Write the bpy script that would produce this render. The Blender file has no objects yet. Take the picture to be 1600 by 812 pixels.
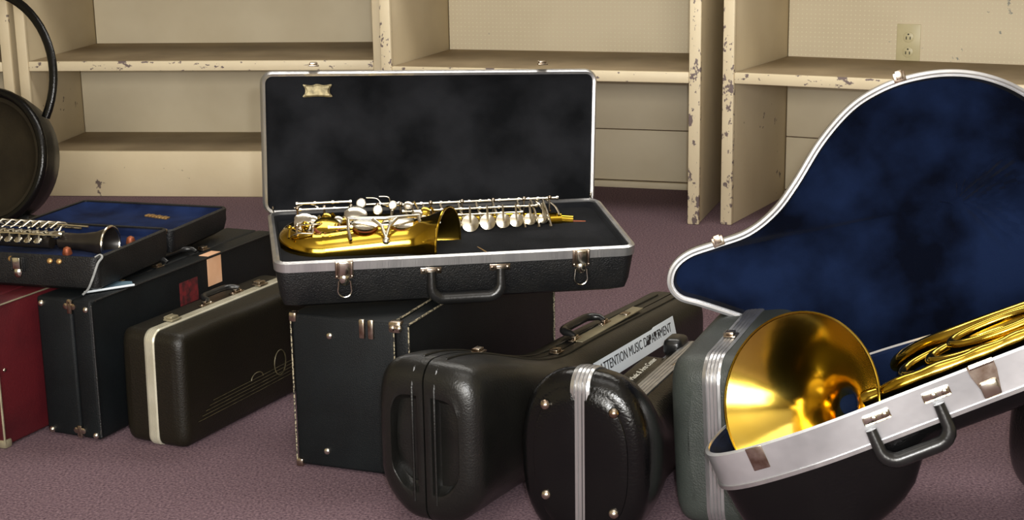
import bpy, bmesh, math, random
from mathutils import Vector, Matrix, noise
random.seed(7)
PI = math.pi
SC = bpy.context.scene
COL = SC.collection

# ------------------------------------------------------------------ camera
F, PITCH, ROLL, CH = 2400.0, math.atan(576/2400.0), 0.0166, 1.0
fwd = Vector((0, math.cos(PITCH), -math.sin(PITCH)))
r0 = Vector((1, 0, 0)); u0 = r0.cross(fwd)
rgt = r0*math.cos(ROLL) - u0*math.sin(ROLL)
upv = u0*math.cos(ROLL) + r0*math.sin(ROLL)
cd = bpy.data.cameras.new('camera'); cam = bpy.data.objects.new('camera', cd); COL.objects.link(cam)
cd.sensor_width = 36.0; cd.lens = F/1600*36.0; cd.clip_start = .02
m = Matrix((rgt, upv, -fwd)).transposed().to_4x4(); m.translation = (0, 0, CH); cam.matrix_world = m
SC.camera = cam

# ------------------------------------------------------------------ light
W = bpy.data.worlds.new('world'); SC.world = W; W.use_nodes = True
W.node_tree.nodes['Background'].inputs[0].default_value = (.80, .90, 1, 1)
W.node_tree.nodes['Background'].inputs[1].default_value = .22
def area(name, loc, target, sx, sy, power, col):
    l = bpy.data.lights.new(name, 'AREA'); l.shape = 'RECTANGLE'; l.size = sx; l.size_y = sy; l.energy = power; l.color = col
    o = bpy.data.objects.new(name, l); COL.objects.link(o); o.location = loc
    o.rotation_euler = (Vector(target)-Vector(loc)).to_track_quat('-Z', 'Y').to_euler(); return o
area('front_fill_light', (-.4, -1.7, 1.35), (.3, 5, .7), 3.0, 1.3, 215, (1, .96, .89))  # added frontal fill behind the camera to lift the shelf backs, no actual window
area('ceiling_lamp_light', (.2, 1.5, 2.55), (.2, 1.5, 0), 2.0, 1.0, 16, (1, .97, .92))
area('ceiling_lamp_light', (.2, 3.7, 2.55), (.2, 3.7, 0), 2.4, .8, 44, (1, .97, .90))
fl_ = bpy.data.lights.new('camera_flash', 'SPOT'); fl_.energy = 115; fl_.shadow_soft_size = .018; fl_.color = (.95, .97, 1)
fl_.spot_size = math.radians(70); fl_.spot_blend = .8
fo = bpy.data.objects.new('camera_flash', fl_); COL.objects.link(fo); fo.location = (.05, 0, 1.06)
fo.rotation_euler = (fwd).to_track_quat('-Z', 'Y').to_euler()
SC.view_settings.view_transform = 'Standard'; SC.view_settings.look = 'None'
SC.view_settings.exposure = 0.0; SC.view_settings.gamma = 1.0; SC.view_settings.use_curve_mapping = False

# ------------------------------------------------------------------ materials
def srgb(c): return tuple(((v/255)/12.92 if v/255 <= .04045 else ((v/255+.055)/1.055)**2.4) for v in c)+(1,)
def mat(name, col, rough=.5, metal=0, col2=None, cscale=8, bump=0, bscale=200, cmin=.35, cmax=.65, spec=.5, sheen=0, stretch=None, coat=0, detail=4):
    M = bpy.data.materials.new(name); M.use_nodes = True; nt = M.node_tree; b = nt.nodes['Principled BSDF']
    b.inputs['Base Color'].default_value = srgb(col); b.inputs['Roughness'].default_value = rough; b.inputs['Metallic'].default_value = metal
    b.inputs['Specular IOR Level'].default_value = spec; b.inputs['Coat Weight'].default_value = coat
    if sheen: b.inputs['Sheen Weight'].default_value = sheen; b.inputs['Sheen Roughness'].default_value = .4
    tc = nt.nodes.new('ShaderNodeTexCoord'); mp = nt.nodes.new('ShaderNodeMapping'); nt.links.new(tc.outputs['Object'], mp.inputs[0])
    if stretch: mp.inputs['Scale'].default_value = stretch
    if col2 is not None:
        n = nt.nodes.new('ShaderNodeTexNoise'); n.inputs['Scale'].default_value = cscale; n.inputs['Detail'].default_value = detail
        r = nt.nodes.new('ShaderNodeMapRange'); r.inputs[1].default_value = cmin; r.inputs[2].default_value = cmax
        x = nt.nodes.new('ShaderNodeMix'); x.data_type = 'RGBA'; x.inputs[6].default_value = srgb(col); x.inputs[7].default_value = srgb(col2)
        nt.links.new(mp.outputs[0], n.inputs['Vector']); nt.links.new(n.outputs[0], r.inputs[0]); nt.links.new(r.outputs[0], x.inputs[0]); nt.links.new(x.outputs[2], b.inputs['Base Color'])
    if bump:
        n = nt.nodes.new('ShaderNodeTexNoise'); n.inputs['Scale'].default_value = bscale; n.inputs['Detail'].default_value = 3
        k = nt.nodes.new('ShaderNodeBump'); k.inputs['Strength'].default_value = bump; k.inputs['Distance'].default_value = .002
        nt.links.new(mp.outputs[0], n.inputs['Vector']); nt.links.new(n.outputs[0], k.inputs['Height']); nt.links.new(k.outputs[0], b.inputs['Normal'])
    return M
def mixin(M, fac_socket_builder, col):
    """lay a second colour over a material where the built factor is one"""
    nt = M.node_tree; b = nt.nodes['Principled BSDF']
    x = nt.nodes.new('ShaderNodeMix'); x.data_type = 'RGBA'
    L = b.inputs['Base Color'].links
    if L: nt.links.new(L[0].from_socket, x.inputs[6])
    else: x.inputs[6].default_value = b.inputs['Base Color'].default_value
    x.inputs[7].default_value = srgb(col)
    nt.links.new(fac_socket_builder(nt), x.inputs[0]); nt.links.new(x.outputs[2], b.inputs['Base Color'])
def chips(scale, lo, hi, stretch=(1, 1, 1), off=0):
    def f(nt):
        tc = nt.nodes.new('ShaderNodeTexCoord'); mp = nt.nodes.new('ShaderNodeMapping'); mp.inputs['Scale'].default_value = stretch; mp.inputs['Location'].default_value = (off, off, off)
        n = nt.nodes.new('ShaderNodeTexNoise'); n.inputs['Scale'].default_value = scale; n.inputs['Detail'].default_value = 5; n.inputs['Roughness'].default_value = .6
        n2 = nt.nodes.new('ShaderNodeTexNoise'); n2.inputs['Scale'].default_value = scale*.18; n2.inputs['Detail'].default_value = 1
        a = nt.nodes.new('ShaderNodeMath'); a.operation = 'MULTIPLY_ADD'; a.inputs[1].default_value = .5
        r = nt.nodes.new('ShaderNodeMapRange'); r.inputs[1].default_value = lo; r.inputs[2].default_value = hi
        nt.links.new(tc.outputs['Object'], mp.inputs[0]); nt.links.new(mp.outputs[0], n.inputs['Vector']); nt.links.new(mp.outputs[0], n2.inputs['Vector'])
        nt.links.new(n2.outputs[0], a.inputs[0]); nt.links.new(n.outputs[0], a.inputs[2]); nt.links.new(a.outputs[0], r.inputs[0]); return r.outputs[0]
    return f
def pegs(pitch, rad):
    def f(nt):
        tc = nt.nodes.new('ShaderNodeTexCoord'); sp = nt.nodes.new('ShaderNodeSeparateXYZ'); nt.links.new(tc.outputs['Object'], sp.inputs[0])
        def m_(op, a, b=None):
            n = nt.nodes.new('ShaderNodeMath'); n.operation = op
            for i, v in enumerate((a, b)):
                if v is None: continue
                if isinstance(v, (int, float)): n.inputs[i].default_value = v
                else: nt.links.new(v, n.inputs[i])
            return n.outputs[0]
        d = []
        for s in ('X', 'Z'):
            q = m_('SUBTRACT', m_('FRACT', m_('DIVIDE', sp.outputs[s], pitch)), .5); d.append(m_('MULTIPLY', q, q))
        rr = m_('SQRT', m_('ADD', d[0], d[1])); return m_('LESS_THAN', rr, rad/pitch)
    return f
CREAM, CREAM2 = (220, 205, 173), (212, 196, 163)
paint = mat('cream_paint', CREAM, .55, col2=CREAM2, cscale=5, bump=.15, bscale=60); mixin(paint, chips(34, .96, .99), (112, 98, 92))
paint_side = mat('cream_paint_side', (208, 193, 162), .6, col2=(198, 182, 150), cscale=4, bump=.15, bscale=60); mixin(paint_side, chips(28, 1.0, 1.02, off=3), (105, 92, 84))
paint_post = mat('chipped_cream_paint', (226, 212, 180), .5, col2=CREAM, cscale=5, bump=.2, bscale=60); mixin(paint_post, chips(60, .835, .865, (1.2, 1, .75)), (118, 104, 102))
paint_edge = mat('worn_edge_paint', (226, 212, 180), .5, col2=CREAM, cscale=5, bump=.2, bscale=60); mixin(paint_edge, chips(55, .90, .93, (.6, 1, 1), 5), (116, 102, 100))
shelf_top = mat('dusty_shelf_top', (160, 142, 112), .7, col2=(138, 121, 94), cscale=5, bump=.1, bscale=90)
peg = mat('pegboard', (222, 209, 180), .6, col2=(212, 198, 168), cscale=3, bump=.1, bscale=80)
mixin(peg, pegs(.0145, .0021), (226, 218, 188)); mixin(peg, chips(30, .99, 1.01, off=8), (150, 150, 140))
board = mat('cream_board', (216, 204, 176), .6, col2=(206, 193, 164), cscale=4)
carpet = mat('purple_carpet', (132, 110, 116), .95, col2=(74, 57, 66), cscale=210, bump=.9, bscale=420, cmin=.3, cmax=.7, spec=.1, detail=6); mixin(carpet, chips(9, 1.02, 1.2), (92, 66, 68))
wallm = mat('wall_paint', (196, 186, 152), .7, col2=(190, 180, 146), cscale=2)
ceilm = mat('ceiling_tile', (220, 216, 204), .8, col2=(205, 200, 188), cscale=30)
vinyl = mat('black_vinyl', (12, 13, 15), .42, bump=.7, bscale=420, spec=.4, col2=(22, 22, 22), cscale=20)
tolex = mat('black_tolex', (9, 12, 14), .5, bump=.5, bscale=600, col2=(13, 17, 19), spec=.22, cscale=14)
abs_ = mat('moulded_black_plastic', (14, 14, 13), .33, spec=.45, bump=.25, bscale=300, col2=(21, 21, 19), cscale=10)
gloss = mat('gloss_black_plastic', (7, 7, 8), .2, spec=.35, bump=.3, bscale=260, col2=(10, 10, 10), cscale=10)
grey_abs = mat('grey_pebbled_plastic', (52, 57, 53), .5, bump=.5, bscale=420, col2=(43, 47, 44), cscale=12)
brown_abs = mat('brown_black_plastic', (22, 19, 11), .42, spec=.35, bump=.35, bscale=320, col2=(20, 17, 11), cscale=9)
maroon = mat('maroon_vinyl', (76, 18, 24), .5, bump=.4, bscale=500, col2=(58, 14, 20), cscale=9, spec=.3)
plush_k = mat('black_plush', (33, 34, 37), 1, col2=(17, 18, 20), cscale=8, bump=.6, bscale=900, spec=.02, sheen=.03, detail=8, cmin=.38, cmax=.62)
plush_n = mat('navy_plush', (19, 30, 56), 1, col2=(6, 9, 20), cscale=7, bump=.6, bscale=900, spec=.02, sheen=.03, detail=8, cmin=.38, cmax=.64)
plush_b = mat('blue_plush', (28, 41, 76), 1, col2=(17, 24, 48), cscale=14, bump=.5, bscale=900, spec=.02, sheen=.02)
plush_br = mat('dark_brown_lining', (52, 46, 34), .9, col2=(38, 33, 25), cscale=7, bump=.5, bscale=150, spec=.1)
alu = mat('brushed_aluminium', (205, 205, 205), .32, .9, bump=.2, bscale=90, stretch=(3, 3, .2), col2=(180, 180, 182), cscale=9)
alu_b = mat('polished_aluminium_band', (222, 223, 226), .36, .8, col2=(180, 181, 184), cscale=7, bump=.1, bscale=60)
tan_alu = mat('dull_tan_metal', (176, 168, 142), .4, .6, col2=(150, 142, 118), cscale=20)
silver = mat('silver_plate', (225, 222, 212), .2, 1, col2=(200, 190, 168), cscale=40)
nickel = mat('nickel', (200, 190, 175), .25, 1, col2=(150, 130, 112), cscale=60)
brass = mat('lacquered_brass', (208, 176, 76), .13, 1, col2=(180, 146, 44), cscale=12, bump=.05, bscale=18)
brass_d = mat('scratched_brass', (228, 198, 96), .15, 1, col2=(214, 180, 70), cscale=8, bump=.22, bscale=14)
badgem = mat('dull_badge_metal', (150, 138, 104), .45, .7, col2=(96, 88, 66), cscale=90)
emblem = mat('faint_staff_line', (92, 84, 60), .5, .3, col2=(60, 54, 38), cscale=60)
pale_alu = mat('pale_strip_metal', (206, 202, 184), .38, .5, col2=(188, 183, 162), cscale=14)
gold = mat('gold_stamp', (206, 170, 110), .4, .8, col2=(180, 140, 90), cscale=50)
pearl = mat('pearl', (245, 243, 238), .25, col2=(230, 228, 224), cscale=60, coat=.5)
copper = mat('copper_felt', (150, 82, 48), .5, .5, col2=(120, 60, 36), cscale=60)
black = mat('black_rubber', (12, 12, 13), .4, col2=(18, 18, 18), cscale=20)
hgloss = mat('handle_plastic', (22, 22, 22), .28, col2=(30, 30, 30), cscale=30, bump=.1, bscale=200)
grenad = mat('blackwood', (24, 21, 19), .3, col2=(36, 31, 27), cscale=30)
stitch = mat('edge_stitching', (34, 32, 28), .6, col2=(160, 150, 124), cscale=300, cmin=.47, cmax=.52)
paper = mat('white_card', (218, 226, 232), .6, col2=(206, 214, 222), cscale=6)
ink = mat('black_ink', (22, 22, 26), .6, col2=(30, 30, 34), cscale=30)
whitei = mat('white_lettering', (215, 212, 200), .6, col2=(190, 186, 170), cscale=30)
peach = mat('peach_sticker', (224, 178, 142), .6, col2=(214, 164, 126), cscale=20)
redl = mat('red_label', (104, 26, 30), .6, col2=(52, 20, 22), cscale=90)
bluep = mat('blue_grey_paper', (96, 124, 140), .6, col2=(80, 104, 122), cscale=20)
cordm = mat('grey_cord', (150, 152, 150), .5, col2=(120, 122, 122), cscale=60)
oliveg = mat('olive_grey_edge', (120, 122, 98), .35, col2=(84, 86, 70), cscale=30, coat=.4)
outl = mat('outlet_plastic', (208, 198, 158), .4, col2=(200, 190, 150), cscale=20)

# ------------------------------------------------------------------ helpers
def obj(name, bm, material, parent=None, smooth=True, rec=True):
    if rec: bmesh.ops.recalc_face_normals(bm, faces=bm.faces)
    me = bpy.data.meshes.new(name); bm.to_mesh(me); bm.free()
    if smooth:
        me.shade_smooth()
        try: me.set_sharp_from_angle(angle=math.radians(38))
        except Exception: pass
    for mm in (material if isinstance(material, (list, tuple)) else [material]): me.materials.append(mm)
    o = bpy.data.objects.new(name, me); COL.objects.link(o)
    if parent: o.parent = parent
    return o
def thing(name, label, cat, mw=None, group=None):
    o = bpy.data.objects.new(name, None); COL.objects.link(o); o.empty_display_size = .05
    if mw is not None: o.matrix_world = mw
    o['label'] = label; o['category'] = cat
    if group: o['group'] = group
    return o
def tag(o, label, cat, group=None):
    o['label'] = label; o['category'] = cat
    if group: o['group'] = group
    return o
def struct(o): o['kind'] = 'structure'; return o
def frame(o, x, y=None, z=None):
    x = Vector(x).normalized()
    if z is None: z = x.cross(Vector(y)).normalized(); y = z.cross(x).normalized()
    else: z = Vector(z); z = (z - x*z.dot(x)).normalized(); y = z.cross(x).normalized()
    M = Matrix((x, y, z)).transposed().to_4x4(); M.translation = o; return M
def heading(o, deg):
    """frame whose +y runs along the compass heading deg (0 = straight away from the camera)"""
    a = math.radians(deg); return frame(o, (math.cos(a), -math.sin(a), 0), z=(0, 0, 1))
def box(bm, x0, x1, y0, y1, z0, z1, bev=0, seg=2, M=None):
    t = bmesh.new(); bmesh.ops.create_cube(t, size=1)
    for v in t.verts: v.co = Vector(((x0+x1)/2+v.co.x*(x1-x0), (y0+y1)/2+v.co.y*(y1-y0), (z0+z1)/2+v.co.z*(z1-z0)))
    if bev: bmesh.ops.bevel(t, geom=list(t.edges), offset=bev, segments=seg, affect='EDGES', profile=.5)
    merge(bm, t, M); return bm
def merge(bm, t, M=None):
    if M is not None: bmesh.ops.transform(t, matrix=M, verts=t.verts)
    me = bpy.data.meshes.new('t'); t.to_mesh(me); t.free(); bm.from_mesh(me); bpy.data.meshes.remove(me)
def tube(bm, pts, r, n=10, closed=False, flat=1.0):
    pts = [Vector(p) for p in pts]; N = len(pts); rings = []
    rr = r if isinstance(r, (list, tuple)) else [r]*N
    prev = None
    for i, p in enumerate(pts):
        a = pts[(i-1) % N] if (closed or i > 0) else p; b = pts[(i+1) % N] if (closed or i < N-1) else p
        t = (b-a).normalized()
        if prev is None:
            s = Vector((0, 0, 1)) if abs(t.z) < .9 else Vector((1, 0, 0)); u = t.cross(s).normalized()
        else: u = (prev - t*prev.dot(t)).normalized()
        prev = u; w = t.cross(u)
        rings.append([bm.verts.new(p+(u*math.cos(2*PI*k/n)+w*math.sin(2*PI*k/n)*flat)*rr[i]) for k in range(n)])
    for i in range(N if closed else N-1):
        A, B = rings[i], rings[(i+1) % N]
        for k in range(n): bm.faces.new((A[k], A[(k+1) % n], B[(k+1) % n], B[k]))
    if not closed: bm.faces.new(rings[0][::-1]); bm.faces.new(rings[-1])
    return bm
def lathe(bm, prof, n=32, M=None, cap=True):
    """profile of (radius, z) spun about z"""
    t = bmesh.new(); rings = [[t.verts.new((r*math.cos(2*PI*k/n), r*math.sin(2*PI*k/n), z)) for k in range(n)] for r, z in prof]
    for A, B in zip(rings, rings[1:]):
        for k in range(n): t.faces.new((A[k], A[(k+1) % n], B[(k+1) % n], B[k]))
    if cap: t.faces.new(rings[0][::-1]); t.faces.new(rings[-1])
    merge(bm, t, M); return bm
def rings_mesh(bm, rings, cap0=True, cap1=True):
    V = [[bm.verts.new(p) for p in R] for R in rings]; n = len(V[0])
    for A, B in zip(V, V[1:]):
        for k in range(n): bm.faces.new((A[k], A[(k+1) % n], B[(k+1) % n], B[k]))
    if cap0: bm.faces.new(V[0][::-1])
    if cap1: bm.faces.new(V[-1])
    return bm
def catmull(P, n=8, closed=True):
    P = [Vector(p) for p in P]; N = len(P); out = []
    for i in range(N if closed else N-1):
        g = lambda j: P[j % N] if closed else P[max(0, min(N-1, j))]
        a, b, c, d = g(i-1), g(i), g(i+1), g(i+2)
        for k in range(n):
            t = k/n; out.append(.5*((2*b)+(c-a)*t+(2*a-5*b+4*c-d)*t*t+(3*b-a-3*c+d)*t**3))
    if not closed: out.append(P[-1])
    return out
def sm(x, a, b_):
    u = max(0, min(1, (x-a)/(b_-a))); return u*u*(3-2*u)
class Outline(list): rect = True
def rrect(x0, x1, y0, y1, r, n=6, sub=10):
    out = []
    for cx, cy, a0 in ((x1-r, y0+r, -90), (x1-r, y1-r, 0), (x0+r, y1-r, 90), (x0+r, y0+r, 180)):
        for k in range(n+1):
            a = math.radians(a0+90*k/n); out.append(Vector((cx+r*math.cos(a), cy+r*math.sin(a))))
    res = []
    for i, p in enumerate(out):
        q = out[(i+1) % len(out)]; res.append(p); L = (q-p).length
        k = int(L/.03)
        for j in range(1, k): res.append(p.lerp(q, j/k))
    return Outline(res)
def inset(P, d):
    """P counter-clockwise; positive d moves inwards"""
    N = len(P); out = []
    if d > .012 and getattr(P, 'rect', False):
        xs = [p.x for p in P]; ys = [p.y for p in P]; cx, cy = (min(xs)+max(xs))/2, (min(ys)+max(ys))/2; hx, hy = (max(xs)-min(xs))/2, (max(ys)-min(ys))/2
        return [Vector((cx+(p.x-cx)*(1-d/hx), cy+(p.y-cy)*(1-d/hy))) for p in P]
    for i in range(N):
        t = (P[(i+1) % N]-P[i-1]); t.normalize(); out.append(P[i]+Vector((-t.y, t.x))*d)
    return out
def dish(P, prof, open_=False):
    """rings of outline P at (inset, z) pairs, closed with caps"""
    bm = bmesh.new(); rings = [[(q.x, q.y, z) for q in inset(P, d)] for d, z in prof]
    return rings_mesh(bm, rings, not open_, True)
def hoop(P, prof):
    """band following P, cross-section given as closed (inset, z) loop"""
    bm = bmesh.new(); rings = [[(q.x, q.y, z) for q in inset(P, d)] for d, z in prof]
    V = [[bm.verts.new(p) for p in R] for R in rings]; n = len(P)
    for i in range(len(V)):
        A, B = V[i], V[(i+1) % len(V)]
        for k in range(n): bm.faces.new((A[k], A[(k+1) % n], B[(k+1) % n], B[k]))
    return bm
def tongue(P, depth, r, sign=-1, wall=.006, steps=5, k=1.0):
    """outer shell profile: rim at z 0, going to sign*depth with rounded foot of radius r"""
    pr = [(0, 0)]
    for i in range(steps+1):
        a = PI/2*i/steps; pr.append((r*(1-math.cos(a))*k+.0, sign*(depth-r+r*math.sin(a))))
    return pr
def screw(bm, p, r=.0035, h=.0015, M=None, n=12):
    T = Matrix.Translation(p) if M is None else M @ Matrix.Translation(p)
    lathe(bm, [(r, 0), (r, h*.5), (r*.7, h), (r*.15, h*1.15)], n, T)
def dome(bm, M, r, h, n=16):
    lathe(bm, [(r, 0)]+[(r*math.cos(a), h*math.sin(a)) for a in [PI/2*i/5 for i in range(1, 5)]]+[(r*.05, h)], n, M)
def text_obj(name, body, size, material, parent, M, shear=0, xs=1.0, ext=.0003):
    c = bpy.data.curves.new(name, 'FONT'); c.body = body; c.size = size; c.shear = shear; c.extrude = ext; c.align_x = 'CENTER'; c.align_y = 'CENTER'
    o = bpy.data.objects.new(name, c); COL.objects.link(o)
    dg = bpy.context.evaluated_depsgraph_get(); me = bpy.data.meshes.new_from_object(o.evaluated_get(dg)); COL.objects.unlink(o); bpy.data.objects.remove(o)
    me.transform(M @ Matrix.Diagonal((xs, 1, 1, 1))); me.materials.clear(); me.materials.append(material)
    q = bpy.data.objects.new(name, me); COL.objects.link(q); q.parent = parent; return q
def rotM(axis, deg): return Matrix.Rotation(math.radians(deg), 4, axis)

def latch(parent, M, loop=True, s=1.0, mm=None):
    """draw latch: local x across, y up the case side, z out of it"""
    mm = mm or nickel
    b = bmesh.new(); box(b, -.016*s, .016*s, -.018*s, .014*s, 0, .002, .0012, M=M)
    box(b, -.015*s, -.011*s, -.016*s, .013*s, .002, .006, .001, M=M); box(b, .011*s, .015*s, -.016*s, .013*s, .002, .006, .001, M=M)
    for sx in (-1, 1): screw(b, (sx*.0132*s, -.013*s, .006), .002, .001, M)
    p = obj('latch', b, mm, parent)
    b = bmesh.new(); box(b, -.009*s, .009*s, -.012*s, .013*s, .003, .0075, .0015, M=M)
    lathe(b, [(.009*s, 0), (.0095*s, .003), (.007*s, .006), (.001, .0075)], 16, M @ Matrix.Translation((0, -.019*s, .001)) @ Matrix.Diagonal((1, 1.25, 1, 1)))
    obj('latch_tongue', b, silver, p)
    if loop:
        b = bmesh.new(); w, h0, h1 = .012*s, -.022*s, -.052*s
        pts = [(-w*.85, h0, .004), (-w, h1+w, .005)]+[(-w*math.cos(PI*i/8), h1+w-w*math.sin(PI*i/8), .005) for i in range(1, 8)]+[(w, h1+w, .005), (w*.85, h0, .004)]
        tube(b, [M @ Vector(q) for q in pts], .0016*s, 8); obj('latch_loop', b, silver, p)
    return p
def small_catch(parent, M, s=1.0, mm=None):
    b = bmesh.new(); box(b, -.013*s, .013*s, -.01*s, .01*s, 0, .003, .001, M=M); box(b, -.01*s, .01*s, -.006*s, .008*s, .003, .008, .002, M=M)
    tube(b, [M @ Vector((-.01*s, .008*s, .005)), M @ Vector((.01*s, .008*s, .005))], .003*s, 8)
    return obj('latch', b, mm or nickel, parent)
def handle(parent, M, w=.11, drop=.045, r=.0075, mm=None, out=.012, plates=True, up=1):
    """bail handle: local x along, y*up the way the grip stands, z off the surface"""
    if plates:
        for sx in (-1, 1):
            b = bmesh.new(); box(b, sx*w/2-.019, sx*w/2+.019, -.006, .006, 0, .0025, .001, M=M); box(b, sx*w/2-.008, sx*w/2+.008, -.005, .005, .0025, .009, .0015, M=M)
            for q in (-.014, .014): screw(b, (sx*w/2+q, 0, .0025), .003, .0014, M)
            obj('handle_bracket', b, nickel, parent)
    b = bmesh.new(); c = .022; pts = []
    pts.append((-w/2, 0, out*.6)); pts.append((-w/2, up*(drop-c), out))
    for i in range(1, 6): a = PI/2*i/5; pts.append((-w/2+c-c*math.cos(a), up*(drop-c+c*math.sin(a)), out))
    for i in range(5): a = PI/2*(1-i/5); pts.append((w/2-c+c*math.cos(a), up*(drop-c+c*math.sin(a)), out))
    pts += [(w/2, up*(drop-c), out), (w/2, 0, out*.6)]
    n = len(pts); rr = [r*(.7+.3*min(1, min(i, n-1-i)/3)) for i in range(n)]
    tube(b, [M @ Vector(p) for p in pts], rr, 12); return obj('handle', b, mm or hgloss, parent)

# ------------------------------------------------------------------ room
def plane_struct(name, pts, m_):
    b = bmesh.new(); b.faces.new([b.verts.new(p) for p in pts]); o = obj(name, b, m_, smooth=False, rec=False); return struct(o)
X0, X1, Y0, Y1, Z1 = -3.6, 3.6, -2.2, 6.6, 2.6
plane_struct('floor', [(X0, Y0, 0), (X1, Y0, 0), (X1, Y1, 0), (X0, Y1, 0)], carpet)
plane_struct('ceiling', [(X0, Y0, Z1), (X0, Y1, Z1), (X1, Y1, Z1), (X1, Y0, Z1)], ceilm)
plane_struct('wall_back', [(X0, Y1, 0), (X1, Y1, 0), (X1, Y1, Z1), (X0, Y1, Z1)], wallm)
plane_struct('wall_front', [(X0, Y0, 0), (X0, Y0, Z1), (X1, Y0, Z1), (X1, Y0, 0)], wallm)
plane_struct('wall_left', [(X0, Y0, 0), (X0, Y1, 0), (X0, Y1, Z1), (X0, Y0, Z1)], wallm)
plane_struct('wall_right', [(X1, Y0, 0), (X1, Y0, Z1), (X1, Y1, Z1), (X1, Y1, 0)], wallm)

# ------------------------------------------------------------------ shelving
def shelf_unit(label, origin, head, width, kind, depth=.5, hgt=1.3, th=.036, low=None):
    """origin = front left floor corner; +x along the front, +y to the back"""
    t = thing('shelf_unit', label, 'shelf unit', heading(origin, head), 'cream painted shelf units along the wall')
    for i, x in enumerate((0, width-th)):
        b = bmesh.new(); box(b, x+.003, x+th-.003, .004, depth, 0, hgt, .002); p = obj('side_panel', b, paint_side, t)
        b = bmesh.new(); box(b, x, x+th, -.006, .012, 0, hgt, .004)
        obj('edge_strip', b, paint_post if kind != 'base' else paint, p)
    zs = [.465, .9] if kind != 'base' else [.155, .465, .9]
    for z in zs:
        b = bmesh.new(); box(b, th, width-th, .004, (low if (low and z < .2) else depth)-.012, z-.032, z, .002)
        s = obj('shelf', b, shelf_top, t)
        if z > .2:
            b = bmesh.new(); box(b, th, width-th, -.003, .016, z-.034, z-.0005, .004); obj('edge_strip', b, paint_edge, s)
    b = bmesh.new(); box(b, 0, width, 0, depth, hgt, hgt+.03, .003); obj('top_board', b, paint, t)
    if kind == 'base':
        b = bmesh.new(); box(b, th, width-th, 0, .02, 0, .157, .004); obj('kick_board', b, paint, t)
        b = bmesh.new(); box(b, th, width-th, depth-.012, depth, .434, hgt, 0); obj('back_panel', b, board, t)
        b = bmesh.new(); box(b, th, width-th, low-.012, low, 0, .432, 0); obj('lower_back_panel', b, board, t)
    else:
        b = bmesh.new(); box(b, th, width-th, depth-.012, depth, .44, hgt, 0); obj('pegboard_back', b, peg, t)
        b = bmesh.new()
        for z0, z1, yy in ((.0, .022, .02), (.026, .20, .012), (.203, .38, .012), (.383, .433, .026)): box(b, th, width-th, depth-yy, depth, z0, z1, .002)
        obj('lower_back_boards', b, board, t)
    return t
LU = shelf_unit('cream shelf unit with kickboard and two low shelves, behind the blue lined clarinet case', (-1.665, 5.235, 0), 6.5, 1.262, 'base', .64, low=.46)
h8 = math.radians(6.5)
shelf_unit('cream shelf unit at the far left edge, behind the round black case', (-1.665-.90*math.cos(h8)-.012, 5.245+.90*math.sin(h8)-.02, 0), 6.5, .895, 'base', .64, low=.46)
h18 = math.radians(18.0)
MR = Vector((.574, 4.59, 0)); mw_ = 1.03
shelf_unit('cream shelf unit with pegboard back, behind the open black saxophone case', (MR.x-mw_*math.cos(h18), MR.y+mw_*math.sin(h18), 0), 18.0, mw_, 'open', .55)
RU = shelf_unit('cream shelf unit with a power outlet, behind the navy lined horn case', (.640, 4.592, 0), 29, 1.1, 'open', .5)
# outlet on the pegboard of the right unit
ot = thing('power_outlet', 'cream two socket power outlet on the pegboard above the right shelf', 'outlet', RU.matrix_world @ Matrix.Translation((.425, .4875, .52)) @ rotM('X', 90))
b = bmesh.new(); box(b, -.037, .037, -.058, .058, 0, .004, .0015); obj('cover_plate', b, outl, ot)
for z in (.018, -.028):
    b = bmesh.new(); lathe(b, [(.017, 0), (.017, .0055), (.0155, .0065)], 20, Matrix.Translation((0, z, 0))); s = obj('socket', b, outl, ot)
    b = bmesh.new(); box(b, -.0075, -.0045, z-.007, z+.002, .0055, .0072); box(b, .0045, .0075, z-.007, z+.002, .0055, .0072)
    lathe(b, [(.0026, .0055), (.0026, .0072)], 10, Matrix.Translation((0, z+.009, 0))); obj('socket_slot', b, black, s)

# ------------------------------------------------------------------ box shaped wooden cases
def box_case(label, origin, head, w, L, h, mm, seam, studs=True, group=None):
    """origin = front left bottom corner, end face towards the camera, +y along the length"""
    t = thing('instrument_case', label, 'instrument case', heading(origin, head), group)
    b = bmesh.new(); box(b, 0, seam-.001, 0, L, .004, h, .006, 3); obj('case_body', b, mm, t)
    b = bmesh.new(); box(b, seam+.001, w, -.001, L, .004, h, .006, 3); obj('case_lid', b, mm, t)
    return t
YM = Matrix(((1, 0, 0, 0), (0, 0, -1, 0), (0, 1, 0, 0), (0, 0, 0, 1)))      # local (x, up, out) -> faces -y
def onend(x, z, y=0): return Matrix.Translation((x, y, z)) @ rotM('X', 90)   # x right, y up, z towards -y
def ontop(x, y, z): return Matrix.Translation((x, y, z)) @ rotM('Z', 90)      # x along length, y to the left, z up
def onside(x, y, z): return Matrix.Translation((x, y, z)) @ rotM('Z', 90) @ rotM('X', 90)  # x along length, y up, z to the right

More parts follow.
